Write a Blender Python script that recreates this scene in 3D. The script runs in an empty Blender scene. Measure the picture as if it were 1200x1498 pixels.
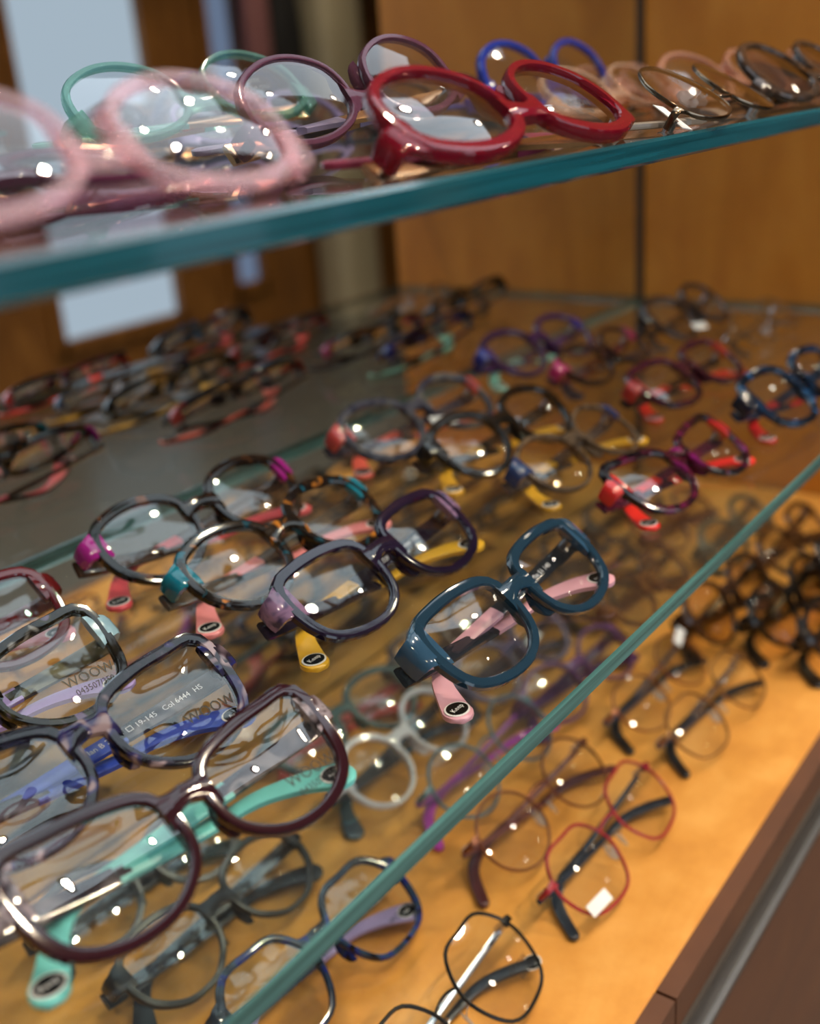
import bpy, bmesh, math, random
from mathutils import Vector, Matrix

random.seed(7)
SC = bpy.context.scene
COL = SC.collection
ZC = 1.25                                   # eye height above the shop floor

# ------------------------------------------------------------------ camera
cam_d = bpy.data.cameras.new('camera')
cam = bpy.data.objects.new('camera', cam_d); COL.objects.link(cam)
R3 = Matrix(((0.582975, 0.329367, -0.742736), (-0.809288, 0.154315, -0.566781), (-0.072064, 0.931506, 0.356514)))
cam.matrix_world = Matrix.Translation((0, 0, ZC)) @ R3.to_4x4()
cam_d.sensor_fit = 'HORIZONTAL'; cam_d.sensor_width = 24.0
cam_d.lens = 24.0 * 1607.8 / 1200.0
cam_d.clip_start = 0.02
cam_d.dof.use_dof = True
cam_d.dof.focus_distance = 0.445
cam_d.dof.aperture_fstop = 4.4
SC.camera = cam

# ------------------------------------------------------------------ world, light, exposure
W = bpy.data.worlds.new('world'); SC.world = W; W.use_nodes = True
W.node_tree.nodes['Background'].inputs[0].default_value = (0.75, 0.85, 1.0, 1)
W.node_tree.nodes['Background'].inputs[1].default_value = 0.5
SC.view_settings.view_transform = 'Standard'
SC.view_settings.look = 'None'
SC.view_settings.exposure = 0.40
SC.view_settings.gamma = 1.0
SC.view_settings.use_curve_mapping = False
cy = SC.cycles
cy.max_bounces = 14; cy.diffuse_bounces = 3; cy.glossy_bounces = 6
cy.transmission_bounces = 8; cy.transparent_max_bounces = 64
cy.sample_clamp_indirect = 6.0
cy.caustics_reflective = False; cy.caustics_refractive = False
cy.use_denoising = True

def lamp(kind, name, loc, energy, color, **kw):
    d = bpy.data.lights.new(name, kind); d.energy = energy; d.color = color
    for k, v in kw.items(): setattr(d, k, v)
    o = bpy.data.objects.new(name, d); COL.objects.link(o); o.location = loc
    return o
# cool fill light added at a made-up, unseen window opposite the display
day = lamp('AREA', 'added_daylight', (0.2, -3.05, 1.55), 22, (0.72, 0.86, 1.0), shape='RECTANGLE', size=3.9, size_y=1.9)
day.rotation_euler = (math.radians(90), 0, 0)
SPOTS = [(x, y) for x in (-0.9, 0.35, 1.15, 2.1, 3.2, 4.4) for y in (-2.3, -1.3, -0.40)] + [(1.45, 0.26), (2.2, .1)]

# ------------------------------------------------------------------ materials
def lin(h):
    h = h.lstrip('#'); c = [int(h[i:i+2], 16) / 255 for i in (0, 2, 4)]
    return tuple(x / 12.92 if x <= 0.04045 else ((x + 0.055) / 1.055) ** 2.4 for x in c) + (1,)
_M = {}
def newmat(name):
    m = bpy.data.materials.new(name); m.use_nodes = True
    nt = m.node_tree; nt.nodes.clear()
    return m, nt, nt.nodes.new, nt.links.new, nt.nodes.new('ShaderNodeOutputMaterial')
def pbsdf(N, color=None, rough=.3, metal=0, coat=0, spec=.5):
    b = N('ShaderNodeBsdfPrincipled')
    if color: b.inputs['Base Color'].default_value = color
    b.inputs['Roughness'].default_value = rough; b.inputs['Metallic'].default_value = metal
    b.inputs['Coat Weight'].default_value = coat; b.inputs['Specular IOR Level'].default_value = spec
    return b
def solid(h, rough=.10, metal=0, coat=.0):
    k = ('s', h, rough, metal, coat)
    if k in _M: return _M[k]
    m, nt, N, L, out = newmat('solid_' + h.strip('#'))
    b = pbsdf(N, lin(h), rough, metal, coat)
    if not metal:                              # faint pigment variation
        tc = N('ShaderNodeTexCoord'); no = N('ShaderNodeTexNoise'); no.inputs['Scale'].default_value = 60
        L(tc.outputs['Object'], no.inputs['Vector'])
        mx = N('ShaderNodeMix'); mx.data_type = 'RGBA'; mx.blend_type = 'MULTIPLY'
        mx.inputs[0].default_value = .25; mx.inputs[6].default_value = lin(h)
        L(no.outputs['Fac'], mx.inputs[7]); L(mx.outputs[2], b.inputs['Base Color'])
    L(b.outputs[0], out.inputs[0]); _M[k] = m; return m
def clear(h, keep=.5, rough=.05, spec=.5):
    """tinted see-through acetate: part of the light passes, part is scattered, the skin is glossy"""
    k = ('c', h, keep, rough)
    if k in _M: return _M[k]
    m, nt, N, L, out = newmat('clear_' + h.strip('#'))
    c = lin(h)
    t = N('ShaderNodeBsdfTransparent'); t.inputs[0].default_value = tuple(.35 + .65 * min(1, x * 1.15) for x in c[:3]) + (1,)
    b = pbsdf(N, c, rough, 0, .2)
    mx = N('ShaderNodeMixShader'); mx.inputs[0].default_value = keep
    L(t.outputs[0], mx.inputs[1]); L(b.outputs[0], mx.inputs[2]); L(mx.outputs[0], out.inputs[0])
    _M[k] = m; return m
def tort(cols, scale=110, keep=1.0, seed=0):
    """patterned acetate made of several colours in soft-edged patches"""
    k = ('t', tuple(cols), scale, keep, seed)
    if k in _M: return _M[k]
    m, nt, N, L, out = newmat('tortoise_' + cols[0].strip('#'))
    tc = N('ShaderNodeTexCoord'); mp = N('ShaderNodeMapping'); mp.inputs['Location'].default_value = (seed, seed * .7, 0)
    no = N('ShaderNodeTexNoise'); no.inputs['Scale'].default_value = scale; no.inputs['Detail'].default_value = 1.5
    no.inputs['Distortion'].default_value = .6
    L(tc.outputs['Object'], mp.inputs[0]); L(mp.outputs[0], no.inputs['Vector'])
    r = N('ShaderNodeValToRGB'); L(no.outputs['Fac'], r.inputs[0])
    e = r.color_ramp.elements; n = len(cols)
    e[0].position = .30; e[0].color = lin(cols[0]); e[1].position = .70; e[1].color = lin(cols[-1])
    for i in range(1, n - 1):
        x = e.new(.30 + .40 * i / (n - 1)); x.color = lin(cols[i])
    r.color_ramp.interpolation = 'EASE'
    b = pbsdf(N, None, .06, 0, .0, .4); L(r.outputs[0], b.inputs['Base Color'])
    if keep < 1:
        t = N('ShaderNodeBsdfTransparent'); L(r.outputs[0], t.inputs[0])
        mx = N('ShaderNodeMixShader'); mx.inputs[0].default_value = keep
        L(t.outputs[0], mx.inputs[1]); L(b.outputs[0], mx.inputs[2]); L(mx.outputs[0], out.inputs[0])
    else: L(b.outputs[0], out.inputs[0])
    _M[k] = m; return m
def pane(name, tint, ior=1.5, gain=1.0, rough=0.0, dust=0.0):
    """polished sheet: clear, with a mirror reflection that grows at grazing angles on its outer faces"""
    m, nt, N, L, out = newmat(name)
    t = N('ShaderNodeBsdfTransparent'); t.inputs[0].default_value = tint
    g = N('ShaderNodeBsdfGlossy'); g.inputs['Roughness'].default_value = rough
    f = N('ShaderNodeFresnel'); f.inputs[0].default_value = ior
    ge = N('ShaderNodeNewGeometry')
    inv = N('ShaderNodeMath'); inv.operation = 'SUBTRACT'; inv.inputs[0].default_value = gain
    mul = N('ShaderNodeMath'); mul.operation = 'MULTIPLY'; mul.use_clamp = True
    mb = N('ShaderNodeMath'); mb.operation = 'MULTIPLY'; mb.inputs[1].default_value = gain
    L(ge.outputs['Backfacing'], mb.inputs[0]); L(mb.outputs[0], inv.inputs[1])
    L(f.outputs[0], mul.inputs[0]); L(inv.outputs[0], mul.inputs[1])
    mx = N('ShaderNodeMixShader'); L(mul.outputs[0], mx.inputs[0])
    L(t.outputs[0], mx.inputs[1]); L(g.outputs[0], mx.inputs[2])
    last = mx
    if dust:
        d = N('ShaderNodeBsdfDiffuse'); d.inputs[0].default_value = (.8, .8, .8, 1)
        tc = N('ShaderNodeTexCoord'); no = N('ShaderNodeTexNoise'); no.inputs['Scale'].default_value = 9; no.inputs['Detail'].default_value = 5
        L(tc.outputs['Object'], no.inputs['Vector'])
        dm = N('ShaderNodeMath'); dm.operation = 'MULTIPLY'; dm.inputs[1].default_value = dust
        L(no.outputs['Fac'], dm.inputs[0])
        m2 = N('ShaderNodeMixShader'); L(dm.outputs[0], m2.inputs[0]); L(mx.outputs[0], m2.inputs[1]); L(d.outputs[0], m2.inputs[2])
        last = m2
    L(last.outputs[0], out.inputs[0]); return m
def emit(name, color, strength, sample=False):
    m, nt, N, L, out = newmat(name)
    e = N('ShaderNodeEmission'); e.inputs[0].default_value = color; e.inputs[1].default_value = strength
    L(e.outputs[0], out.inputs[0])
    if not sample: m.cycles.emission_sampling = 'NONE'
    return m
def wood(name, dark, mid, light, scale=(1, 1, 1), rough=.32, mott=.5):
    m, nt, N, L, out = newmat(name)
    tc = N('ShaderNodeTexCoord'); mp = N('ShaderNodeMapping'); mp.inputs['Scale'].default_value = scale
    L(tc.outputs['Object'], mp.inputs[0])
    n1 = N('ShaderNodeTexNoise'); n1.inputs['Scale'].default_value = 5; n1.inputs['Detail'].default_value = 6; n1.inputs['Distortion'].default_value = 1.2
    n2 = N('ShaderNodeTexNoise'); n2.inputs['Scale'].default_value = 26; n2.inputs['Detail'].default_value = 4; n2.inputs['Roughness'].default_value = .65
    L(mp.outputs[0], n1.inputs['Vector']); L(tc.outputs['Object'], n2.inputs['Vector'])
    mx = N('ShaderNodeMix'); mx.inputs[0].default_value = mott
    L(n1.outputs['Fac'], mx.inputs[2]); L(n2.outputs['Fac'], mx.inputs[3])
    r = N('ShaderNodeValToRGB'); L(mx.outputs[0], r.inputs[0])
    e = r.color_ramp.elements
    e[0].position = .33; e[0].color = lin(dark); e[1].position = .68; e[1].color = lin(light)
    x = e.new(.5); x.color = lin(mid)
    b = pbsdf(N, None, rough, 0, .15); L(r.outputs[0], b.inputs['Base Color'])
    L(b.outputs[0], out.inputs[0]); return m

M_GLASS = pane('shelf_glass', (.955, .985, .972, 1), 1.5, 1.0, 0, .012)
M_LENS = pane('demo_lens', (.97, .975, .98, 1), 1.58, 1.45)
M_PAD = clear('#dfe3e8', .35)
M_EDGES = []
for EDGE in (('#07343c', '#1d6470'), ('#25423f', '#568480')):
    m, nt, N, L, out = newmat('glass_edge')            # the greenish body colour seen in the cut edge of float glass
    tc = N('ShaderNodeTexCoord'); mp = N('ShaderNodeMapping'); mp.inputs['Scale'].default_value = (2.2, 40, 130)
    no = N('ShaderNodeTexNoise'); no.inputs['Scale'].default_value = 3; no.inputs['Detail'].default_value = 3
    L(tc.outputs['Object'], mp.inputs[0]); L(mp.outputs[0], no.inputs['Vector'])
    r = N('ShaderNodeValToRGB'); L(no.outputs['Fac'], r.inputs[0])
    r.color_ramp.elements[0].position = .3; r.color_ramp.elements[0].color = lin(EDGE[0])
    r.color_ramp.elements[1].position = .75; r.color_ramp.elements[1].color = lin(EDGE[1])
    b = pbsdf(N, None, .12, 0, .5); L(r.outputs[0], b.inputs['Base Color']); L(b.outputs[0], out.inputs[0])
    M_EDGES.append(m)
m, nt, N, L, out = newmat('mirror_silver')
b = pbsdf(N, (.80, .83, .82, 1), 0.0, 1); L(b.outputs[0], out.inputs[0]); M_MIRROR = m
M_WOOD = wood('maple_shelf', '#bb7c36', '#d29345', '#e3a85a', (1, 3, 1), .3, .45)
M_PANEL = wood('maple_panel', '#b06c22', '#c07a2a', '#cf8a36', (3, 3, .8), .35, .25)
M_BROWN = wood('brown_laminate', '#4c2912', '#583117', '#62391c', (1, 1, 3), .6, .3)
M_WALLWOOD = wood('room_wood', '#6a431c', '#7a4f22', '#8a5d2b', (3, 1, .6), .4, .2)
M_DARK = solid('#2c1f14', .5)
M_STEEL = solid('#8d9096', .3, 1)
M_GREYMETAL = solid('#3d3630', .5, .3)
M_GOLD = solid('#e2b58a', .18, 1)
M_SILVER = solid('#d5d5d8', .15, 1)
M_BLACK = solid('#0b0b0c', .2)
M_WHITE = solid('#eceae6', .5)
M_FLOOR = solid('#4a4845', .35, 0, .1)
M_CEIL = solid('#b4b2ae', .8, 0, 0)
M_WALL = solid('#b9b4aa', .7, 0, 0)
M_INK = solid('#16130f', .5, 0, 0)
M_WINK = solid('#f4f4f4', .5, 0, 0)

# ------------------------------------------------------------------ mesh helpers
def obj(name, verts, faces, mat, parent=None, smooth=True, recalc=True, link=True):
    me = bpy.data.meshes.new(name); me.from_pydata([tuple(v) for v in verts], [], faces)
    if recalc:
        bm = bmesh.new(); bm.from_mesh(me); bmesh.ops.recalc_face_normals(bm, faces=bm.faces); bm.to_mesh(me); bm.free()
    if smooth:
        me.shade_smooth(); me.set_sharp_from_angle(angle=math.radians(38))
    for mm in (mat if isinstance(mat, (list, tuple)) else [mat]): me.materials.append(mm)
    o = bpy.data.objects.new(name, me); COL.objects.link(o)
    if parent: o.parent = parent
    return o
def boxv(x0, x1, y0, y1, z0, z1):
    return ([(x0, y0, z0), (x1, y0, z0), (x1, y1, z0), (x0, y1, z0), (x0, y0, z1), (x1, y0, z1), (x1, y1, z1), (x0, y1, z1)],
            [(0, 3, 2, 1), (4, 5, 6, 7), (0, 1, 5, 4), (1, 2, 6, 5), (2, 3, 7, 6), (3, 0, 4, 7)])
def box(name, x0, x1, y0, y1, z0, z1, mat, parent=None, bev=0.0):
    v, f = boxv(x0, x1, y0, y1, z0, z1)
    o = obj(name, v, f, mat, parent, smooth=False)
    if bev:
        bm = bmesh.new(); bm.from_mesh(o.data)
        bmesh.ops.bevel(bm, geom=bm.edges[:], offset=bev, segments=2, affect='EDGES'); bm.to_mesh(o.data); bm.free()
    return o
def empty(name, loc=(0, 0, 0), rz=0, scale=1):
    o = bpy.data.objects.new(name, None); COL.objects.link(o); o.location = loc; o.rotation_euler = (0, 0, rz)
    o.scale = (scale,) * 3; o.empty_display_size = .02
    return o
def tag(o, label=None, cat=None, group=None, kind=None):
    if label: o['label'] = label
    if cat: o['category'] = cat
    if group: o['group'] = group
    if kind: o['kind'] = kind
    return o
def loft(rings, closed=False):
    n = len(rings[0]); v = [p for r_ in rings for p in r_]; f = []
    m_ = len(rings)
    for i in range(m_ if closed else m_ - 1):
        a, b_ = i * n, ((i + 1) % m_) * n
        for k in range(n):
            f.append((a + k, a + (k + 1) % n, b_ + (k + 1) % n, b_ + k))
    if not closed:
        f.append(tuple(range(n))[::-1]); f.append(tuple((m_ - 1) * n + k for k in range(n)))
    return v, f
def sup(n=10, e=3.0):
    out = []
    for k in range(n):
        a = 2 * math.pi * (k + .5) / n; c, s = math.cos(a), math.sin(a)
        out.append((math.copysign(abs(c) ** (2 / e), c), math.copysign(abs(s) ** (2 / e), s)))
    return out
CS = [(1, -.62), (1, .62), (.72, 1), (0, 1.04), (-.72, 1), (-1, .62), (-1, -.62), (-.72, -1), (0, -1.0), (.72, -1)]; CR = sup(8, 2.0)
def merge(*vf):
    V, F = [], []
    for v, f in vf:
        o_ = len(V); V += list(v); F += [tuple(i + o_ for i in q) for q in f]
    return V, F
_T = {}
def textverts(s, size, align='CENTER'):
    k = (s, align)
    if k not in _T:
        c = bpy.data.curves.new('t', 'FONT'); c.body = s; c.size = 1; c.align_x = align; c.align_y = 'CENTER'; c.resolution_u = 2
        o = bpy.data.objects.new('t', c); COL.objects.link(o)
        me = o.to_mesh(); _T[k] = ([(v.co.x, v.co.y) for v in me.vertices], [tuple(p.vertices) for p in me.polygons])
        o.to_mesh_clear(); bpy.data.objects.remove(o); bpy.data.curves.remove(c)
    v, f = _T[k]
    return [(x * size, y * size) for x, y in v], f

# ------------------------------------------------------------------ the room
YB = 0.518                                       # face of the mirror behind the shelves
XE = 1.130                                       # inner face of the side panel
Z1, Z2, Z3 = ZC - .0236, ZC - .229, ZC - .432    # upper surfaces of the three shelves
YF = 0.185
RX0, RX1, RY0, RY1, RH = -2.6, 6.6, -3.16, .62, 2.7
def struct(o): o['kind'] = 'structure'; return o
struct(box('floor', RX0, RX1, RY0, RY1, -.06, 0, M_FLOOR))
struct(box('ceiling', RX0, RX1, RY0, RY1, RH, RH + .06, M_CEIL))
struct(box('wall_back', RX0, RX1, RY1, RY1 + .08, 0, RH, M_WALL))
struct(box('wall_left', RX0 - .08, RX0, RY0, RY1, 0, RH, M_WALL))
struct(box('wall_right', RX1, RX1 + .08, RY0, RY1, 0, RH, M_WALLWOOD))
# wall opposite the display: added unseen window on the left, wood-framed glazed door and side light further right
wf = struct(box('wall_front', 2.2, 3.0, RY0 - .08, RY0, 0, RH, M_WALLWOOD))
for (a, b_, c_, d_) in ((RX0, -1.75, 0, RH), (-1.75, 2.2, 0, .6), (-1.75, 2.2, 2.5, RH), (3.0, 3.76, 0, .28), (3.0, 3.76, 2.2, RH),
                        (3.76, 4.13, 0, RH), (4.13, 4.37, 0, .34), (4.13, 4.37, 2.2, RH), (4.37, RX1, 0, RH)):
    box('wall_section', a, b_, RY0 - .08, RY0, c_, d_, M_WALLWOOD if a > 2 else M_WALL, wf)
M_DAY = emit('daylit_blind', (.70, .84, 1.0, 1), .50)
M_DAY2 = emit('daylit_pane', (.42, .55, .85, 1), .28)
M_ADDED_DAY = emit('added_window_glow', (.74, .86, 1.0, 1), 1.2)  # glow of the added window, there to brighten the shelf fronts
def window(name, x0, x1, z0, z1, mat, frame):
    w = box(name, x0, x1, RY0 - .05, RY0 - .03, z0, z1, mat); struct(w)
    for (a, b_, c_, d_) in ((x0 - .03, x0 + .03, z0 - .03, z1 + .03), (x1 - .03, x1 + .03, z0 - .03, z1 + .03), (x0, x1, z0 - .03, z0 + .03), (x0, x1, z1 - .03, z1 + .03)):
        box('window_frame', a, b_, RY0 - .02, RY0 + .025, c_, d_, frame, w)
    return w
w1 = window('window_1', 3.0, 3.76, .28, 2.2, M_DAY, M_WALLWOOD)
window('window_2', 4.13, 4.37, .34, 2.2, M_DAY2, M_WALLWOOD)
w3 = window('added_window_3', -1.75, 2.2, .6, 2.5, M_ADDED_DAY, M_GREYMETAL)  # made-up window out of view, added for its cool light
for x in (-.45, .88): box('mullion', x - .03, x + .03, RY0 - .02, RY0 + .02, .6, 2.5, M_GREYMETAL, w3)
# luminous ceiling panel above the display
pn = tag(empty('ceiling_light_panel', (1.05, -.02, RH)), 'large cool white luminous ceiling panel above the display', 'ceiling light')
M_PANELGLOW = emit('panel_glow', (.80, .90, 1.0, 1), 2.3, True)
box('diffuser', -1.24, 1.24, -.45, .45, -.018, -.012, M_PANELGLOW, pn)
for (a, b_, c_, d_) in ((-1.27, 1.27, -.48, -.45), (-1.27, 1.27, .45, .48), (-1.27, -1.24, -.45, .45), (1.24, 1.27, -.45, .45)):
    box('frame_bar', a, b_, c_, d_, -.024, 0, M_WHITE, pn)
# ceiling downlights
M_LAMP = emit('lamp_glow', (1.0, .86, .66, 1), 60)
def ring(cx, cy_, z, r0, r1, h, n=24):
    v, f = [], []
    for k in range(n):
        a = 2 * math.pi * k / n; c, s = math.cos(a), math.sin(a)
        v += [(cx + r0 * c, cy_ + r0 * s, z), (cx + r1 * c, cy_ + r1 * s, z), (cx + r1 * c, cy_ + r1 * s, z + h), (cx + r0 * c, cy_ + r0 * s, z + h)]
    for k in range(n):
        a, b_ = 4 * k, 4 * ((k + 1) % n)
        for q in range(4): f.append((a + q, a + (q + 1) % 4, b_ + (q + 1) % 4, b_ + q))
    return v, f
for i, (x, y) in enumerate(SPOTS):
    e = tag(empty('ceiling_spotlight', (x, y, RH - (.024 if -.2 < x < 2.3 and y > -.5 else 0))), 'round white ceiling spotlight with warm glowing lens', 'spotlight', 'ceiling spotlights')
    v, f = ring(0, 0, -.02, .027, .045, .02); obj('trim_ring', v, f, M_WHITE, e)
    n = 24; v = [(0, 0, -.012)] + [(.027 * math.cos(2 * math.pi * k / n), .027 * math.sin(2 * math.pi * k / n), -.012) for k in range(n)]
    obj('lamp_lens', v, [(0, 1 + (k + 1) % n, 1 + k) for k in range(n)], M_LAMP, e, recalc=False)
    s = lamp('SPOT', 'spot_beam', (0, 0, -.03), 32, (1.0, .80, .56), spot_size=math.radians(110), spot_blend=.6, shadow_soft_size=.026)
    s.parent = e

# ------------------------------------------------------------------ the display cabinet
mir = struct(box('wall_mirror', -.75, XE - .009, YB, YB + .006, Z3 - .05, ZC + .95, M_MIRROR))
struct(box('wall_mirror_backing', -.78, XE + .03, YB + .006, RY1, .0, ZC + .95, M_BROWN))
struct(box('gap_shade_1', XE - .009, XE, YB - .003, YB + .006, Z3 - .02, ZC + .95, M_DARK))  # dark strip standing in for the shaded gap between mirror and panel
struct(box('wall_side_panel', XE, XE + .03, YF, YB + .006, 0, ZC + .85, M_PANEL))
struct(box('wall_side_panel_left', -.78, -.75, YF, YB + .006, 0, ZC + .85, M_PANEL))
def slab(name, x0, x1, y0, y1, zt, th, label, edge):
    b_ = .0012
    bm = bmesh.new()
    v, f = boxv(x0, x1, y0, y1, zt - th, zt)
    bv = [bm.verts.new(p) for p in v]; bm.verts.ensure_lookup_table()
    for q in f: bm.faces.new([bv[i] for i in q])
    bm.normal_update()
    bmesh.ops.recalc_face_normals(bm, faces=bm.faces)
    bmesh.ops.bevel(bm, geom=bm.edges[:], offset=b_, segments=1, affect='EDGES')
    bm.normal_update()
    me = bpy.data.meshes.new(name); me.materials.append(M_GLASS); me.materials.append(edge)
    for q in bm.faces: q.material_index = 0 if abs(q.normal.z) > .95 else 1
    bm.to_mesh(me); bm.free()
    o = bpy.data.objects.new(name, me); COL.objects.link(o)
    return tag(o, label, 'glass shelf')
slab('glass_shelf', -.748, XE - .001, YF, YB - .001, Z1, .0092, 'upper clear glass shelf with a thick teal front edge', M_EDGES[0])
slab('glass_shelf', -.748, XE - .001, YF, YB - .001, Z2, .0088, 'middle clear glass shelf holding the colourful acetate frames', M_EDGES[1])
cab = tag(empty('base_cabinet', (0, 0, 0)), 'brown base cabinet with a wooden top and a metal rail along its front', 'cabinet')
box('wooden_top', -.749, XE - .001, .1772, YB - .001, Z3 - .018, Z3, M_WOOD, cab, .0008)
box('front_panel', -.749, .404, .166, .177, Z3 - .40, Z3 - .0004, M_BROWN, cab)
box('front_panel', .406, XE - .001, .166, .177, Z3 - .40, Z3 - .0004, M_BROWN, cab)
rail = box('handle_rail', .408, XE - .001, .1635, .1665, Z3 - .046, Z3 - .022, M_GREYMETAL, cab, .0006)
box('rail_lip', .412, XE - .001, .1605, .1640, Z3 - .046, Z3 - .0415, M_STEEL, rail, .0005)
rail = box('handle_rail', -.749, .402, .1625, .1665, Z3 - .046, Z3 - .022, M_STEEL, cab, .0006)
box('body', -.749, XE - .001, .1775, YB - .002, .0, Z3 - .0185, M_BROWN, cab)
box('plinth', -.749, XE - .001, .205, .3, .0, Z3 - .401, M_DARK, cab)

# ------------------------------------------------------------------ things of the shop seen in the mirror
col = tag(empty('display_column', (4.93, RY0 + .14, 0)), 'pale beige column reflected left of the wooden side panel', 'column')
v, f = loft([[(x * .17, y * .12, z) for x, y in sup(16, 5)] for z in (.1, 2.6)]); obj('shaft', v, f, solid('#b5aa90', .4), col)
v, f = loft([[(x * .2, y * .135, z) for x, y in sup(16, 5)] for z in (0, .1)]); obj('base', v, f, solid('#6b6455', .5), col)
v, f = loft([[(x * .2, y * .135, z) for x, y in sup(16, 5)] for z in (2.6, RH)]); obj('capital', v, f, solid('#b5aa90', .4), col)
pl = tag(empty('potted_plant', (5.46, RY0 + .72, 0)), 'dark green leafy plant reflected low beside the wooden panel', 'plant')
v, f = loft([[(math.cos(a * .524) * r_, math.sin(a * .524) * r_, z) for a in range(12)] for z, r_ in ((0, .10), (.02, .11), (.22, .14), (.25, .145))]); obj('pot', v, f, solid('#3a3530', .6), pl)
for k in range(34):
    a = random.uniform(0, 6.28); el = random.uniform(.5, 1.35); ln = random.uniform(.35, .62); w_ = .035
    d = Vector((math.cos(a) * math.cos(el), math.sin(a) * math.cos(el), math.sin(el))); s_ = Vector((-math.sin(a), math.cos(a), 0)); u_ = s_.cross(d)
    rings = []
    for t_ in (0, .25, .55, .8, 1):
        p = Vector((0, 0, .2)) + d * ln * t_ + Vector((0, 0, -.12 * t_ * t_)); ww = w_ * (math.sin(math.pi * min(.97, .12 + .85 * t_)))
        rings.append([p + s_ * ww, p + u_ * .003, p - s_ * ww, p - u_ * .002])
    v, f = loft(rings); obj('leaf', v, f, solid('#1f4a2c', .4), pl)
def garment(name, x, z0, z1, wd, mat, label, folds):
    g = tag(empty(name, (x, RY0 + .05, 0)), label, 'garment')
    rings = []
    for i in range(9):
        t_ = i / 8; z = z1 + (z0 - z1) * t_; w_ = wd * (.45 + .55 * min(1, t_ * 3)); rg = []
        for k in range(28):
            a = 2 * math.pi * k / 28
            rg.append((math.cos(a) * w_ * (1 + .05 * math.sin(folds * a)), .055 + math.sin(a) * .05 * (1 + .18 * math.sin(folds * a + t_)), z))
        rings.append(rg)
    v, f = loft(rings); obj('cloth', v, f, mat, g)
    v, f = loft([[(x_ * .008, y_, z1 + .012 + z_ * .008) for x_, z_ in CR] for y_ in (-.05, .07)]); obj('hook', v, f, M_STEEL, g)
garment('hanging_jacket', 4.62, .95, 1.95, .12, solid('#0d0d12', .8), 'black jacket hanging on the far wooden wall, seen in the mirror', 7)
garment('hanging_scarf', 4.40, 1.45, 1.95, .09, solid('#8a5a5e', .8), 'dusky pink scarf hanging beside the black jacket in the mirror', 5)

# ------------------------------------------------------------------ eyeglasses
SHAPES = {
 'square': [(-1, .15), (-.86, .78), (-.25, 1), (.45, 1), (.93, .82), (1, .06), (.78, -.68), (.2, -1), (-.42, -.99), (-.86, -.6)],
 'cat': [(-1, .02), (-.84, .62), (-.25, .88), (.4, .98), (.95, .98), (1.0, .25), (.82, -.58), (.25, -1), (-.4, -.98), (-.88, -.55)],
 'hex': [(-1, .06), (-.66, .88), (-.05, 1.0), (.6, .95), (1, .2), (.76, -.72), (.12, -1), (-.62, -.88)],
 'panto': [(-1, .2), (-.8, .75), (-.25, 1), (.3, 1), (.85, .75), (1, .2), (.85, -.45), (.42, -.9), (0, -1), (-.42, -.9), (-.85, -.45)],
 'round': [(math.cos(a * math.pi / 6), math.sin(a * math.pi / 6)) for a in range(12)],
 'oval': [(-1, .05), (-.84, .62), (-.3, .96), (.3, .98), (.86, .66), (1, .06), (.84, -.58), (.3, -.97), (-.3, -.97), (-.84, -.58)],
}
def outline(shape, A, B, n=44):
    p = SHAPES[shape]; m_ = len(p); pts = []
    for i in range(m_):
        p0, p1, p2, p3 = p[i - 1], p[i], p[(i + 1) % m_], p[(i + 2) % m_]
        for k in range(8):
            t_ = k / 8
            pts.append(tuple(.5 * (2 * p1[j] + (p2[j] - p0[j]) * t_ + (2 * p0[j] - 5 * p1[j] + 4 * p2[j] - p3[j]) * t_ ** 2 + (3 * p1[j] - p0[j] - 3 * p2[j] + p3[j]) * t_ ** 3) for j in (0, 1)))
    xs = [q[0] for q in pts]; ys = [q[1] for q in pts]
    sx, sy = 2 / (max(xs) - min(xs)), 2 / (max(ys) - min(ys)); ox, oy = (max(xs) + min(xs)) / 2, (max(ys) + min(ys)) / 2
    pts = [((x - ox) * sx * A / 2, (y - oy) * sy * B / 2) for x, y in pts]
    if sum(pts[i - 1][0] * pts[i][1] - pts[i][0] * pts[i - 1][1] for i in range(len(pts))) < 0: pts = pts[::-1]
    # resample evenly
    L_ = [0]
    for i in range(len(pts)): L_.append(L_[-1] + math.dist(pts[i], pts[(i + 1) % len(pts)]))
    out_ = []; j = 0
    for k in range(n):
        s = L_[-1] * k / n
        while L_[j + 1] < s: j += 1
        t_ = (s - L_[j]) / max(1e-9, L_[j + 1] - L_[j]); a, b2 = pts[j % len(pts)], pts[(j + 1) % len(pts)]
        out_.append((a[0] + (b2[0] - a[0]) * t_, a[1] + (b2[1] - a[1]) * t_))
    return out_

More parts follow.
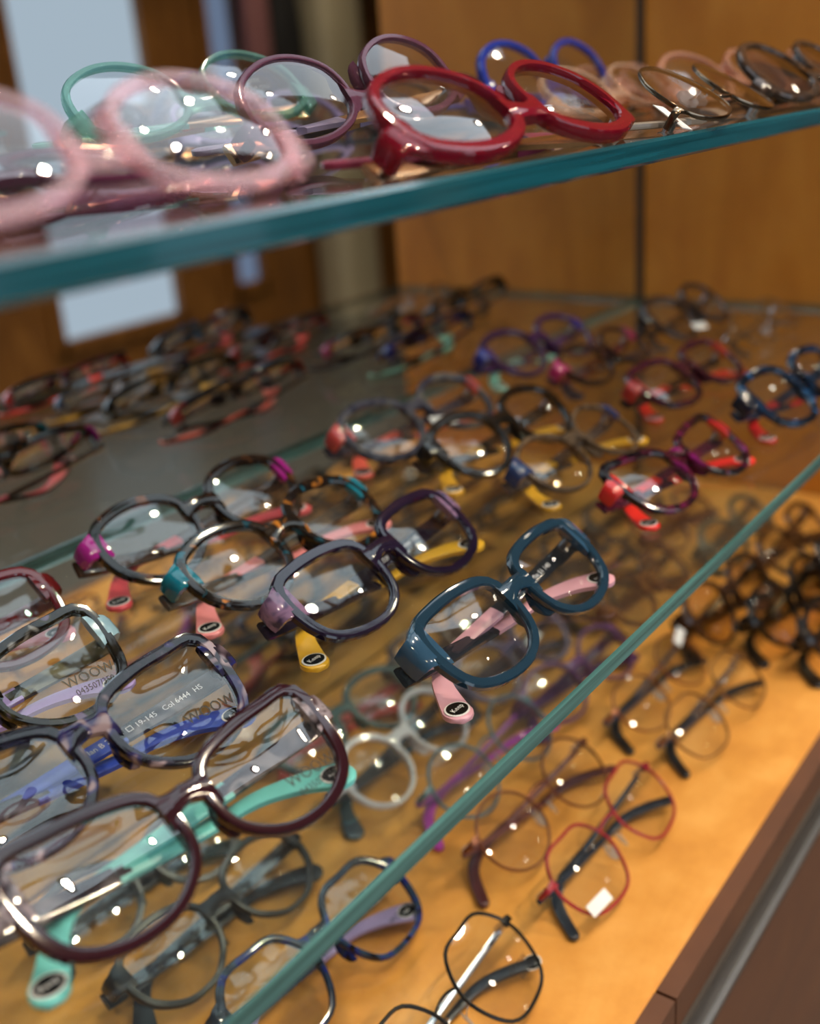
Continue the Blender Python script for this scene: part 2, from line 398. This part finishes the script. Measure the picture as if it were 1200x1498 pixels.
def eyeglasses(label, x, y, zs, yaw=0, tilt=35, scale=1.05, shape='square', A=.050, B=.041, dbl=.018, rim=.0040, depth=.0042, brow=.25,
               style='acetate', front=None, end=None, arm=None, tip=None, badge=None, lens=None, text=None, armtext=None, flip=False,
               ve=.009, endh=.0052, bend=46, tagged=None, hookz=None, group=None, name='eyeglasses', roll=0, lift=0, brim=None, nose=None, tip_s=.078, cat='eyeglasses'):
    lens = lens or M_LENS; arm = arm or front; end = end or front; tip = tip or arm
    metal = style == 'metal'
    if metal: depth = .0022; rim = rim if rim < .003 else .0014; brow = 0; endh = .0016
    B2 = B / 2 + rim * (1 + brow * .6)
    th = math.radians(tilt); c, s = math.cos(th), math.sin(th)
    z0 = .0052 if not flip else .0012
    fs = -1 if flip else 1
    kw = .6
    def F(u, v, w=0.0):
        w2 = w - kw * u * u; vv = v * fs + B2
        return Vector((u, vv * c - w2 * s, z0 + vv * s + w2 * c + (.0028 * c)))
    nrm = Vector((0, -s, c))
    root = empty(name, (x, y, zs), math.radians(yaw), scale)
    root.rotation_euler[1] = -math.radians(roll); root.location.z += lift
    tag(root, label, cat, group)
    O = outline(shape, A, B); n = len(O); cx = (A + dbl) / 2
    parts = []; lenses = []
    for sd in (-1, 1):
        rings = []
        for i in range(n):
            px, py = O[i]; q0, q1 = O[i - 1], O[(i + 1) % n]
            nx, ny = q1[1] - q0[1], -(q1[0] - q0[0]); l_ = math.hypot(nx, ny); nx /= l_; ny /= l_
            wd = rim * (1 + brow * max(0, ny) + (.25 * max(0, nx) if not metal else 0))
            rg = []
            for a, b_ in (CR if metal else CS):
                o_ = wd / 2 * (1 + a) - .0003
                bulge = 1 - .12 * max(0, -ny)
                rg.append(F(sd * (cx + px + nx * o_), py + ny * o_, b_ * depth / 2 * bulge))
            rings.append(rg)
        parts.append(loft(rings, True))
        # lens: thin meniscus
        v, f = [], []
        lv = (1.0, .72, .4)
        for side_w in (0, 1):
            for rr in lv:
                for px, py in O: v.append(F(sd * (cx + px * rr), py * rr, .0009 + .0016 * (1 - rr * rr) - side_w * .0016))
            v.append(F(sd * cx, 0, .0025 - side_w * .0016))
        nn = n * 3 + 1
        for side_w in (0, 1):
            o_ = side_w * nn
            for r_ in range(2):
                for i in range(n):
                    f.append((o_ + r_ * n + i, o_ + r_ * n + (i + 1) % n, o_ + (r_ + 1) * n + (i + 1) % n, o_ + (r_ + 1) * n + i))
            for i in range(n): f.append((o_ + 2 * n + i, o_ + 2 * n + (i + 1) % n, o_ + 3 * n))
        for i in range(n): f.append((i, (i + 1) % n, nn + (i + 1) % n, nn + i))
        lenses.append((sd, v, f))
    # bridge
    xs_ = dbl / 2 + rim * .2; yb = B * .17
    if metal:
        pth = []
        for k in range(9):
            t_ = -1 + 2 * k / 8; pth.append((t_ * (xs_), yb + .0022 * (1 - t_ * t_), .0012 * (1 - t_ * t_)))
        rings = [[F(u, v + b_ * .0008, w + a * .0008) for a, b_ in CR] for u, v, w in pth]
    else:
        rings = []
        for k in range(9):
            t_ = -1 + 2 * k / 8; hh = .0034 + .0036 * abs(t_) ** 2.5
            vc = yb + .0012 * (1 - t_ * t_) - .0012 * abs(t_)
            rings.append([F(t_ * (xs_ + rim * .25), vc + b_ * hh, a * depth * .5 + .0006 * (1 - t_ * t_)) for a, b_ in CS])
    parts.append(loft(rings))
    v, f = merge(*parts)
    ff = obj('front_frame', v, f, front, root)
    for sd, v, f in lenses:
        lo = obj('lens', v, f, lens, root)
        if text and sd == 1:
            for (st, sz, du, dv) in text:
                tv, tf = textverts(st, sz)
                def onl(a, b_):
                    rr = ((a / (A / 2)) ** 2 + (b_ / (B / 2)) ** 2)
                    return F(cx + a, b_, .0011 + .0016 * max(0, 1 - rr))
                sg = -1 if flip else 1
                ob = obj('lens_print', [onl(du + tx * sg, dv + ty * sg) for tx, ty in tv], tf, M_INK, lo, smooth=False, recalc=False)
    if nose is None: nose = True
    if nose:
        for sd in (-1, 1):
            if metal:
                pa = [(sd * (dbl / 2 + .0002), -B * .02, -.001), (sd * (dbl / 2 - .001), -B * .05, -.005), (sd * (dbl / 2 - .0022), -B * .1, -.0075)]
                v1 = loft([[F(u + a * .0005, v_ + b_ * .0005, w) for a, b_ in CR] for u, v_, w in pa])
                rings = [[F(sd * (dbl / 2 - .0030 + .0006 * k + .0008 * a), -B * .1 + b_ * .0058 * q - .001, -.0075 - .0030 * a * q) for a, b_ in CR] for k, q in ((0, .6), (1, 1), (2, .7))]
                po = obj('nose_pad', *loft(rings), M_PAD, root); obj('pad_arm', *v1, M_SILVER, po)
            else:
                rings = [[F(sd * (dbl / 2 + .0006 - .0012 * k * (1 if k < 3 else .8)) - sd * 0, -B * .12 + b_ * .0085 * q, -.0022 - .0011 * k + a * .0014) for a, b_ in CR] for k, q in ((0, 1), (1, .95), (2, .75), (3, .4))]
                obj('nose_pad', *loft(rings), front, root)
    # end pieces, hinges, temples
    Wh = cx + A / 2 + rim + (.0032 if not metal else .0028)
    for sd in (-1, 1):
        st = [(cx + A / 2 * .90, ve, 0, 1.55, 0), (cx + A / 2 + rim * .8, ve + .0004, .0003, 1.2, 0), (Wh - .0012, ve, .0, 1.0, .25), (Wh - .0002, ve, -.0012, .96, .9), (Wh, ve, -.0030, .94, 1.57), (Wh, ve, -.0080, .86, 1.57)]
        rings = []
        for u, v_, w, hk, an in st:
            t2 = .0019 if not metal else .0008; ca, sa = math.cos(an), math.sin(an)
            rings.append([F(sd * (u + a * t2 * sa), v_ + b_ * endh * hk, w + a * t2 * ca) for a, b_ in CS])
        obj('end_piece', *loft(rings), end, root)
        v1 = loft([[F(sd * (Wh - .0032 + a * .0016), ve + b_ * .0022, w) for a, b_ in CR] for w in (-.004, -.0125)])
        obj('hinge', *v1, M_SILVER if metal else M_STEEL, root)
        # temple path, folded across behind the front
        h0 = F(sd * (Wh + (.0026 if not metal else 0)), ve - .001, -.0112)
        first = sd == -1
        sb, L_ = (.088, .133) if first else (.103, .140)
        zmid = (.0028 if first else .0072) if not flip else (h0.z * .8 if first else h0.z * .8 + .0036)
        zend = (.0078 if first else .0024) if not flip else max(.003, zmid * .8)
        if hookz is not None: zend = hookz
        hk = -1 if not flip else 1
        yoff = .0 if first else .0015
        pts = []; ds = .005; px, py = h0.x, h0.y; hdg = 0.0; s_ = 0.0
        bd = math.radians(bend - 8 if first else bend + 5)
        while s_ <= L_ + 1e-9:
            if s_ < sb: zz = h0.z + (zmid - h0.z) * min(1, s_ / sb) ** .8
            else: zz = zmid + (zend - zmid) * min(1, (s_ - sb) / .03)
            pts.append((s_, Vector((px, py, zz)), hdg))
            s2 = s_ + ds
            hdg = bd * max(0, min(1, (s2 - sb) / .024)); hdg = hdg if s2 > sb else .02 * (1 if first else -1)
            px += -sd * math.cos(hdg) * ds; py += hk * math.sin(hdg) * ds; s_ = s2
        def frame(i):
            a = pts[max(0, i - 1)][1]; b_ = pts[min(len(pts) - 1, i + 1)][1]; T = (b_ - a).normalized()
            q = min(1, pts[i][0] / sb); Nn = (nrm * (1 - q) + Vector((0, -.05, 1)) * q)
            Nn = (Nn - T * Nn.dot(T)).normalized(); Bb = Nn.cross(T).normalized()
            if Bb.y < 0 and pts[i][0] <= sb + .001: Bb = -Bb
            return T, Nn, Bb
        def hgt(s_):
            if metal:
                return .0016 if s_ < tip_s else .0017 + .0012 * min(1, (s_ - tip_s) / .03)
            if s_ < sb: return .0041 - .0014 * s_ / sb
            return .0027 + .0040 * min(1, max(0, s_ - sb) / .046) ** 1.5
        th_ = .0013 if not metal else .0007
        def tring(i, sc=1.0):
            T, Nn, Bb = frame(i); P = pts[i][1]; h = hgt(pts[i][0]) * sc; t2 = (th_ if pts[i][0] < tip_s or not metal else .0014)
            return [P + Bb * (b_ * h) + Nn * (a * t2) for a, b_ in CS]
        ia = [i for i in range(len(pts)) if pts[i][0] <= tip_s + 1e-6]; it = [i for i in range(len(pts)) if pts[i][0] >= tip_s - .0055]
        to = obj('temple', *loft([tring(i) for i in ia]), arm, root)
        rt = [tring(i, 1.06) for i in it]
        T, Nn, Bb = frame(len(pts) - 1); P = pts[-1][1]; h = hgt(L_) * 1.06; t2 = th_ if not metal else .0014
        for dd, q in ((.35, .92), (.7, .70), (.92, .38), (1.0, .1)):
            rt.append([P + T * (h * dd) + Bb * (b_ * h * q) + Nn * (a * t2 * (1 if q > .5 else .8)) for a, b_ in CS])
        obj('temple_tip', *loft(rt), tip, to)
        if badge:
            cpt = P + T * (h * -.12); nn_ = 22
            X_ = (Vector((1, 0, 0)) - Nn * Nn.x).normalized(); Y_ = Nn.cross(X_)
            def disc(rx, ry, hh, h0_):
                r0 = [cpt + X_ * rx * math.cos(6.2832 * k / nn_) + Y_ * ry * math.sin(6.2832 * k / nn_) + Nn * h0_ for k in range(nn_)]
                return loft([r0, [p + Nn * hh for p in r0]])
            ex, ey = .0055, .0046
            obj('badge_ring', *disc(ex, ey, .0003, th_), M_WHITE, to, smooth=False)
            obj('badge', *disc(ex * .86, ey * .86, .0002, th_ + .0003), M_BLACK, to, smooth=False)
            tv, tf = textverts('Keep' if sd == 1 else 'Again', .0032 if sd == 1 else .0026)
            obj('badge_print', [cpt + X_ * a + Y_ * b_ + Nn * (th_ + .00058) for a, b_ in tv], tf, M_WINK, to, smooth=False, recalc=False)
        if armtext and sd == 1:
            tv, tf = textverts(armtext, .0034)
            vv = []
            for a, b_ in tv:
                sx = .040 - a; i = max(0, min(len(ia) - 2, int(sx / ds))); fr = sx / ds - i
                T, Nn, Bb = frame(i); P2 = pts[i][1].lerp(pts[i + 1][1], fr)
                vv.append(P2 + Bb * b_ + Nn * (th_ + .00025))
            obj('temple_print', vv, tf, M_WINK, to, smooth=False, recalc=False)
    if tagged:
        tu, tv_, tw, ta = tagged
        ca, sa = math.cos(ta), math.sin(ta); base = F(tu, tv_, .004 if not flip else -.006)
        if base.z < .004: base.z = .004
        hx, hy = .0095, .0034
        q = [base + Vector((ca * a * hx - sa * b_ * hy, sa * a * hx * c + ca * b_ * hy * c, (sa * a * hx + ca * b_ * hy) * s)) for a, b_ in ((-1, -1), (1, -1), (1, 1), (-1, 1))]
        obj('price_tag', *loft([q, [p + nrm * .0004 for p in q]]), M_WHITE, root, smooth=False)
    return root

# --- middle shelf ------------------------------------------------------------------
ac = lambda *c, **k: tort(c, **k)
G2 = 'colourful acetate frames on the middle glass shelf'
CL = .0225                                   # lens centre lies this far behind the lower rim
def mid(label, x, yc, **k):
    k.setdefault('badge', True)
    return eyeglasses(label, x, yc - CL, Z2, group=G2, **k)
WO = [('WOOW', .0062, .009, -.0085), ('043507/350.6', .0038, .010, -.0135)]
mid('dark maroon frame with turquoise temple tips, nearest on the middle shelf', 0.185, 0.238, yaw=-4.3, tilt=35.5, scale=0.99, shape='cat', A=.0515, B=0.0405, dbl=.0165, rim=.0038,
    front=solid('#2c0d15', .06), end=tort(('#2a0d14', '#8a7f84', '#1c1416'), 160), arm=tort(('#1c1416', '#4a3e40', '#8f8684', '#2a2224'), 70, .55, 3), tip=solid('#6fc6bf', .3), text=WO, tip_s=.05)
mid('grey and pink tortoise frame with blue temple tips behind the maroon one', 0.194, 0.296, yaw=-4.4, tilt=33, scale=1.03, shape='cat', A=.0515, B=0.0415, dbl=.0165, rim=.0038,
    front=tort(('#a08a8e', '#2a2230', '#14111a', '#1c1822', '#2a2450', '#8a7478'), 85, .97, 2), end=tort(('#222a6e', '#26212c', '#7e6a72'), 90, 1, 1), arm=tort(('#1c1416', '#4a3e40', '#8f8684', '#2a2224'), 70, .55, 3), tip=solid('#3a52b8', .3),
    text=[('WOOW', .0062, .009, -.0085)], armtext='Plan B 2   53 □ 19-145   Col 6444  HS', tip_s=.055)
mid('black olive and violet tortoise frame with lilac tips at the left edge', 0.188, 0.359, yaw=-4, tilt=35, scale=1.03, shape='cat', A=.0515, B=0.042, dbl=.0165, rim=.0037,
    front=tort(('#8a857e', '#221c16', '#100d0a', '#1b170f', '#2c2a18', '#6c5f7c'), 85, .97, 5), end=solid('#8fb0bf', .15), arm=tort(('#1a170f', '#4c4733', '#8c886c', '#242016'), 70, .55, 3), tip=solid('#a58fc9', .3), text=WO, tip_s=.05)
mid('deep red frame with pink tips cut off by the left picture edge', .206, .420, yaw=-3, tilt=34.6, scale=1.03, shape='square', A=.0505, B=.041, front=solid('#5c1016', .06), tip=solid('#dc8d98', .3))
mid('tortoise frame with magenta corners and coral tips next to the mirror', 0.373, 0.424, yaw=-1.7, tilt=41, scale=1.09, shape='panto', A=.049, B=0.039, dbl=.019,
    front=tort(('#0c0807', '#140d0a', '#1d120d', '#5c3519'), 130, 1, 1), end=solid('#9c1f7e', .06), arm=tort(('#2b1f1a', '#5c4537'), 120, .9), tip=solid('#e0525a', .3), ve=.0085)
mid('blue and amber tortoise frame with teal corners and salmon pink tips', 0.375, 0.363, yaw=1, tilt=33, scale=1.09, shape='panto', A=.049, B=0.039, dbl=.019,
    front=tort(('#0f5468', '#120e0c', '#1a1310', '#221812', '#b06a22'), 130, 1, 4), end=solid('#0f7186', .06), arm=tort(('#2a3b44', '#6b5a48'), 120, .9), tip=solid('#e58a8c', .3))
mid('aubergine purple frame with yellow temple tips', 0.374, 0.302, yaw=2, tilt=37, scale=1.08, shape='square', A=.0495, B=0.0365, dbl=.0185,
    front=solid('#20142a', .06), end=tort(('#4a4866', '#8a6a86', '#39304a'), 140), arm=clear('#2e2436', .5), tip=solid('#e3ad2b', .3), armtext='COP   Ultraviolet 145', endh=.0062)
mid('petrol blue glossy frame with pale pink tips near the front edge', 0.368, 0.226, yaw=1.5, tilt=38.5, scale=1.05, shape='square', A=.0500, B=0.0355, dbl=.018, rim=.0040,
    front=clear('#1b3344', .86), end=clear('#2c4a62', .86), arm=clear('#2b323c', .45), tip=solid('#d79fac', .3), armtext='WOOW   Color Mix 51 140', endh=.0070, tip_s=.066)
mid('grey transparent frame with coral brow and coral tips', 0.579, 0.427, yaw=-4.8, tilt=35, scale=1.1, shape='oval', A=.051, B=0.0405, front=tort(('#27283a', '#4a4a55', '#6d6a63'), 120, .75, 3), end=solid('#b8433f', .2), arm=clear('#4a4550', .7), tip=solid('#e8614e', .3), tagged=(.006, -.012, 0, -.3))
mid('black round-cornered frame with mustard yellow tips', 0.576, 0.359, yaw=-3.4, tilt=37, scale=1.06, shape='panto', A=.050, B=0.0397, front=solid('#15120f', .06), arm=clear('#3a332c', .7), tip=solid('#dba22b', .3))
mid('thin clear brown frame with navy corner and long yellow tips', 0.575, 0.305, yaw=2, tilt=31.5, scale=1.02, shape='oval', A=.050, B=0.0404, rim=.0024, depth=.0034, front=tort(('#3b2c22', '#6f5b48', '#55473c'), 130, .8, 6), end=solid('#23365f', .15), arm=tort(('#2b2730', '#52483f'), 120), tip=solid('#e0a62c', .3), bend=58)
mid('magenta and dark red tortoise frame with bright red tips', 0.567, 0.235, yaw=-5.1, tilt=30.5, scale=0.985, shape='cat', A=.051, B=0.04, front=tort(('#0e0a10', '#180c12', '#4a1024', '#6a1558'), 80, 1, 8), end=solid('#c42a2a', .15), arm=tort(('#1c1420', '#5c1a30'), 120), tip=solid('#ea2c22', .3), bend=56)
mid('violet frame with blue corners and mint tips by the mirror', 0.794, 0.455, yaw=-5.5, tilt=35, scale=1.08, shape='panto', A=.049, B=0.0415, front=solid('#351a42', .06), end=solid('#2a2f86', .15), arm=solid('#3d1f55', .2), tip=solid('#86c8b4', .3))
mid('slim dark brown frame with a pink corner and navy tips', 0.793, 0.397, yaw=1, tilt=33, scale=1.03, shape='oval', A=.050, B=0.038, rim=.0028, front=solid('#2b1a18', .06), end=solid('#c2326e', .15), arm=solid('#5a1f26', .2), tip=solid('#262433', .3), badge=False)
mid('dark tortoise frame with raspberry lower rims and red tips', 0.757, 0.309, yaw=-5, tilt=30.5, scale=1.05, shape='square', A=.050, B=0.0385, front=tort(('#1a0d10', '#44122a', '#241814'), 100, 1, 3), end=solid('#b5342e', .2), arm=solid('#2a1a1a', .2), tip=solid('#e23527', .3))
mid('navy and blue chunky frame with dark red tips at the right edge', 0.740, 0.222, yaw=-6.4, tilt=36, scale=1.03, shape='square', A=.049, B=0.041, rim=.0046, front=tort(('#080c14', '#0c1522', '#12243a', '#24507c'), 80, 1, 2), end=solid('#121a2c', .15), arm=solid('#16263c', .2), tip=solid('#b01f1f', .3), endh=.007)
mid('dark brown rounded frame nearest the corner of mirror and side panel', 0.958, 0.393, yaw=-2, tilt=37, scale=1.06, shape='panto', A=.049, B=0.042, front=solid('#2b2220', .15), arm=solid('#3a2f2a', .2), tip=solid('#4a3a33', .3), badge=False, tagged=(-.02, -.02, 0, -.2))
mid('thin bronze frame with brown tips near the wooden side panel', 0.960, 0.325, yaw=1, tilt=33, scale=1, shape='oval', style='metal', A=.051, B=0.04, front=solid('#6a5440', .3, .6), tip=solid('#4a3524', .3), badge=False)

# --- upper shelf (turned upside down, resting on the brow) -------------------------------
G1 = 'frames resting upside down on the upper glass shelf'
def up(label, x, yc, **k):
    k.setdefault('tilt', 44); k.setdefault('A', .052); k.setdefault('B', .034); k.setdefault('shape', 'oval'); k.setdefault('scale', 1.0)
    return eyeglasses(label, x, yc - .018, Z1, group=G1, flip=True, **k)
up('transparent pale pink frame, nearest and largest on the upper shelf', 0.181, 0.231, yaw=-5.5, tilt=49, scale=0.975, front=clear('#eaccd2', .22), arm=clear('#d8b4bc', .10), tip=clear('#b98aa6', .25), B=0.0325, rim=.0042, brow=.3)
up('transparent sea green frame behind the pale pink one', 0.371, 0.390, lift=0.0114, roll=2.7, B=0.0356, yaw=-4.3, tilt=48, scale=1.03, front=clear('#86bcb2', .24), arm=M_GOLD, tip=clear('#8fd0c4', .6), text=[('HYD ACETATE', .0032, -.004, .004), ('TITANIUM', .0032, -.004, .0)], rim=.0026)
up('mauve frame with gold temples in the middle of the upper shelf', 0.388, 0.312, lift=0.0073, roll=5.6, yaw=-2, tilt=56, scale=1.03, front=clear('#7c4c64', .42), arm=M_GOLD, tip=solid('#8a7d9c', .3), text=[('WOOW', .0040, -.002, .004)], rim=.0026, B=0.0345)
up('glossy crimson red frame at the front edge of the upper shelf', 0.345, 0.207, yaw=-3, tilt=37, scale=1.04, front=clear('#8a1028', .62), arm=M_GOLD, tip=solid('#8f3350', .25), text=[('WOOW', .0044, -.001, .006), ('RBTL/TL5', .0030, -.001, .010)], B=0.035, rim=.0034, brow=.7, depth=.0055)
up('cobalt blue frame at the back of the upper shelf', 0.665, 0.375, lift=0.003, yaw=-4, tilt=62, scale=1.08, front=clear('#2a3a94', .7), arm=solid('#2f3f9a', .2), tip=solid('#2f3f9a', .3), B=.037)
up('dark grey slim frame behind the crimson one', .640, .440, yaw=-4, tilt=48, front=solid('#3a3436', .2), rim=.0022)
up('smoky violet frame low against the mirror', .500, .470, yaw=-4, tilt=40, front=clear('#8b7fa8', .6), arm=M_GOLD, rim=.003)
up('pale champagne clear frame between crimson and thin gold frames', .640, .318, yaw=-5, tilt=42, front=clear('#e6c9b0', .25), arm=M_GOLD, rim=.0032)
up('blush clear frame near the corner of the upper shelf', .820, .395, yaw=-5, tilt=44, front=clear('#e2b8a6', .28), arm=M_GOLD, rim=.0032)
up('thin rounded gold-grey metal frame with a white tag', 0.516, 0.202, yaw=3.5, tilt=31.5, scale=1.02, style='metal', shape='panto', A=.049, B=0.04, front=solid('#6f6152', .2, 1), arm=M_SILVER, tip=solid('#8f8478', .3), tagged=(-.052, .006, 0, 1.2))
up('beige blush frame with brown temple behind the dark one', 0.725, 0.276, scale=1.03, yaw=-10, tilt=42, front=clear('#d9ab92', .3), arm=solid('#7a5a46', .2), rim=.0036, B=0.0374)
SUNB = pane('blue_flash_lens', (.75, .68, .58, 1), 1.9, 1.6)
up('dark tortoise sunglasses with bluish lenses at the right end of the upper shelf', 0.699, 0.217, yaw=-6.2, tilt=39, scale=1.03, shape='panto', A=.050, B=0.041, front=tort(('#1b1613', '#3a2b22', '#54402f'), 120), lens=SUNB, cat='sunglasses', name='sunglasses')
up('rose brown frame against the side panel on the upper shelf', .950, .310, yaw=-4, tilt=46, front=clear('#c79a84', .35), arm=M_GOLD)
up('dark plum frame lying flat on the upper shelf behind the pale pink one', .205, .300, yaw=2, tilt=14, scale=1.0, front=clear('#4a1a34', .9), B=.033)

# --- lower wooden shelf ----------------------------------------------------------------
G3 = 'frames on the wooden shelf below the glass'
def low(label, x, yc, **k):
    k.setdefault('tilt', 36); k.setdefault('scale', 1.04)
    return eyeglasses(label, x, yc - .024, Z3, group=G3, **k)
thin = dict(style='metal')
low('black thin-rimmed hexagonal frame nearest the bottom of the picture', 0.323, 0.242, scale=1.02, yaw=2, tilt=34, shape='hex', A=.052, B=0.048, rim=.0020, style='metal', front=solid('#111112', .25), arm=M_SILVER, tip=solid('#262c33', .3), text=[('WOOW', .0045, .009, -.008), ('043507', .0036, .010, -.013)], badge=True)
low('blue and black tortoise hexagonal frame with lilac tips under the shelf edge', 0.322, 0.322, yaw=-1.7, tilt=31, scale=1.04, shape='hex', A=.052, B=0.046, rim=.0030, front=tort(('#10131c', '#1d2735', '#2a3a4c', '#1e2a6a', '#1a1412'), 90), tip=solid('#a99ac9', .3), arm=clear('#54506a', .6), badge=True, text=[('WOOW', .0045, .009, -.012)])
low('navy matte frame seen below the maroon one', 0.315, 0.390, yaw=1.2, tilt=32.5, scale=1.08, shape='panto', A=.050, B=0.0405, rim=.0030, front=solid('#10151c', .3), arm=solid('#1c2631', .3), tip=solid('#1c2631', .35))
low('dark grey frame behind the navy matte one', .312, .452, yaw=-3, tilt=33, shape='panto', front=solid('#3b3a3f', .3), arm=solid('#3b3a3f', .3))
low('raspberry red thin hexagonal frame with a white price tag', 0.484, 0.241, scale=1.04, yaw=1.6, tilt=37, shape='hex', A=.052, B=0.0425, rim=.0019, style='metal', front=solid('#9c2330', .25), arm=solid('#26303c', .25), tip=solid('#1c2530', .3), tagged=(-.050, -.014, 0, -.1))
low('thin copper brown round frame with maroon tips', 0.488, 0.291, scale=1.08, yaw=-2.7, tilt=39, shape='round', A=.047, B=0.0425, rim=.0015, style='metal', front=solid('#7b4a34', .25, .5), arm=solid('#6b3a34', .3), tip=solid('#4a1f22', .3))
low('round teal grey frame with purple temples and a magenta tip', 0.516, 0.344, scale=1.08, yaw=0.6, tilt=38.5, shape='round', A=.047, B=0.0435, rim=.0022, style='metal', front=solid('#47626c', .3), arm=solid('#8a3f86', .3), tip=solid('#b23aa8', .3))
low('white translucent round frame with dark temples', 0.497, 0.398, yaw=2.5, tilt=35.4, scale=1.07, shape='round', A=.046, B=0.0435, rim=.0030, front=clear('#d8d4d4', .75), arm=solid('#3c3f45', .3), tip=solid('#3c4a54', .3))
low('dark teal frame with coral red temples at the back', .500, .456, yaw=-8, tilt=33, shape='panto', front=solid('#2f4a4a', .3), arm=solid('#c4534a', .3), tip=solid('#c9564c', .3))
low('thin bronze hexagonal frame with black tips close to the front edge', 0.650, 0.245, yaw=-1.6, tilt=38, scale=1.02, shape='hex', A=.052, B=0.0415, rim=.0015, style='metal', front=solid('#8a5f36', .3, .5), arm=solid('#3a3a44', .3), tip=solid('#0d0d10', .3))
low('thin copper oval frame with black tips behind the bronze hexagonal one', 0.660, 0.291, yaw=1, tilt=36, scale=1.03, shape='oval', A=.050, B=0.04, rim=.0015, style='metal', front=solid('#8a5436', .3, .5), arm=solid('#2c3446', .3), tip=solid('#0d0d10', .3), tagged=(.05, .012, 0, .3))
low('purple thin frame under the petrol blue one', .640, .345, yaw=-3, shape='oval', rim=.0022, front=solid('#5a2f5e', .3), arm=solid('#4a2450', .3))
low('grey violet frame seen through the middle shelf', .640, .400, yaw=-3, shape='panto', front=solid('#6a5f74', .3), arm=solid('#4a4450', .3), tagged=(.02, .0, 0, .2))
low('brown frame against the mirror on the wooden shelf', .640, .456, yaw=-3, shape='square', front=solid('#4a3228', .3))
SUNL = pane('brown_lens', (.95, .88, .76, 1), 1.7, 2.0)
for i, (lb, x, y, cl) in enumerate((('brown aviator sunglasses with a violet sheen, left of the sunglasses cluster', .795, .292, '#3a2418'),
                            ('black round sunglasses in the middle of the sunglasses cluster', .815, .247, '#14100e'),
                            ('dark round sunglasses at the right edge, front of the cluster', .805, .202, '#1c1512'))):
    low(lb, x, y, tilt=52, shape='panto', A=.048, B=.046, rim=.0026, front=solid(cl, .2), lens=SUNL, tip=solid('#0a0808', .3), name='sunglasses', cat='sunglasses', yaw=-6)
low('amber brown frame behind the sunglasses', .800, .362, shape='panto', front=tort(('#4a2a14', '#7a4a20'), 110))
low('dark bronze frame two behind the sunglasses', .795, .400, shape='square', front=solid('#4a3526', .3))
low('black brown frame by the mirror, third behind the sunglasses', .795, .456, shape='oval', front=solid('#2c2420', .3))
low('black thick frame at the far right of the wooden shelf', .955, .235, tilt=45, shape='square', front=solid('#15110f', .2), rim=.005)
low('dark tortoise frame behind the black thick one', .950, .285, tilt=40, shape='panto', front=tort(('#1a120e', '#5a3a1e'), 110))
low('olive grey frame close to the side panel', .955, .340, shape='oval', front=solid('#4f4c3e', .3))
low('copper frame deep on the wooden shelf near the side panel', .955, .398, shape='round', front=solid('#7a4a30', .3), rim=.0024, A=.046, B=.045)
low('dark frame in the rear corner of the wooden shelf', .955, .455, shape='square', front=solid('#332a26', .3))
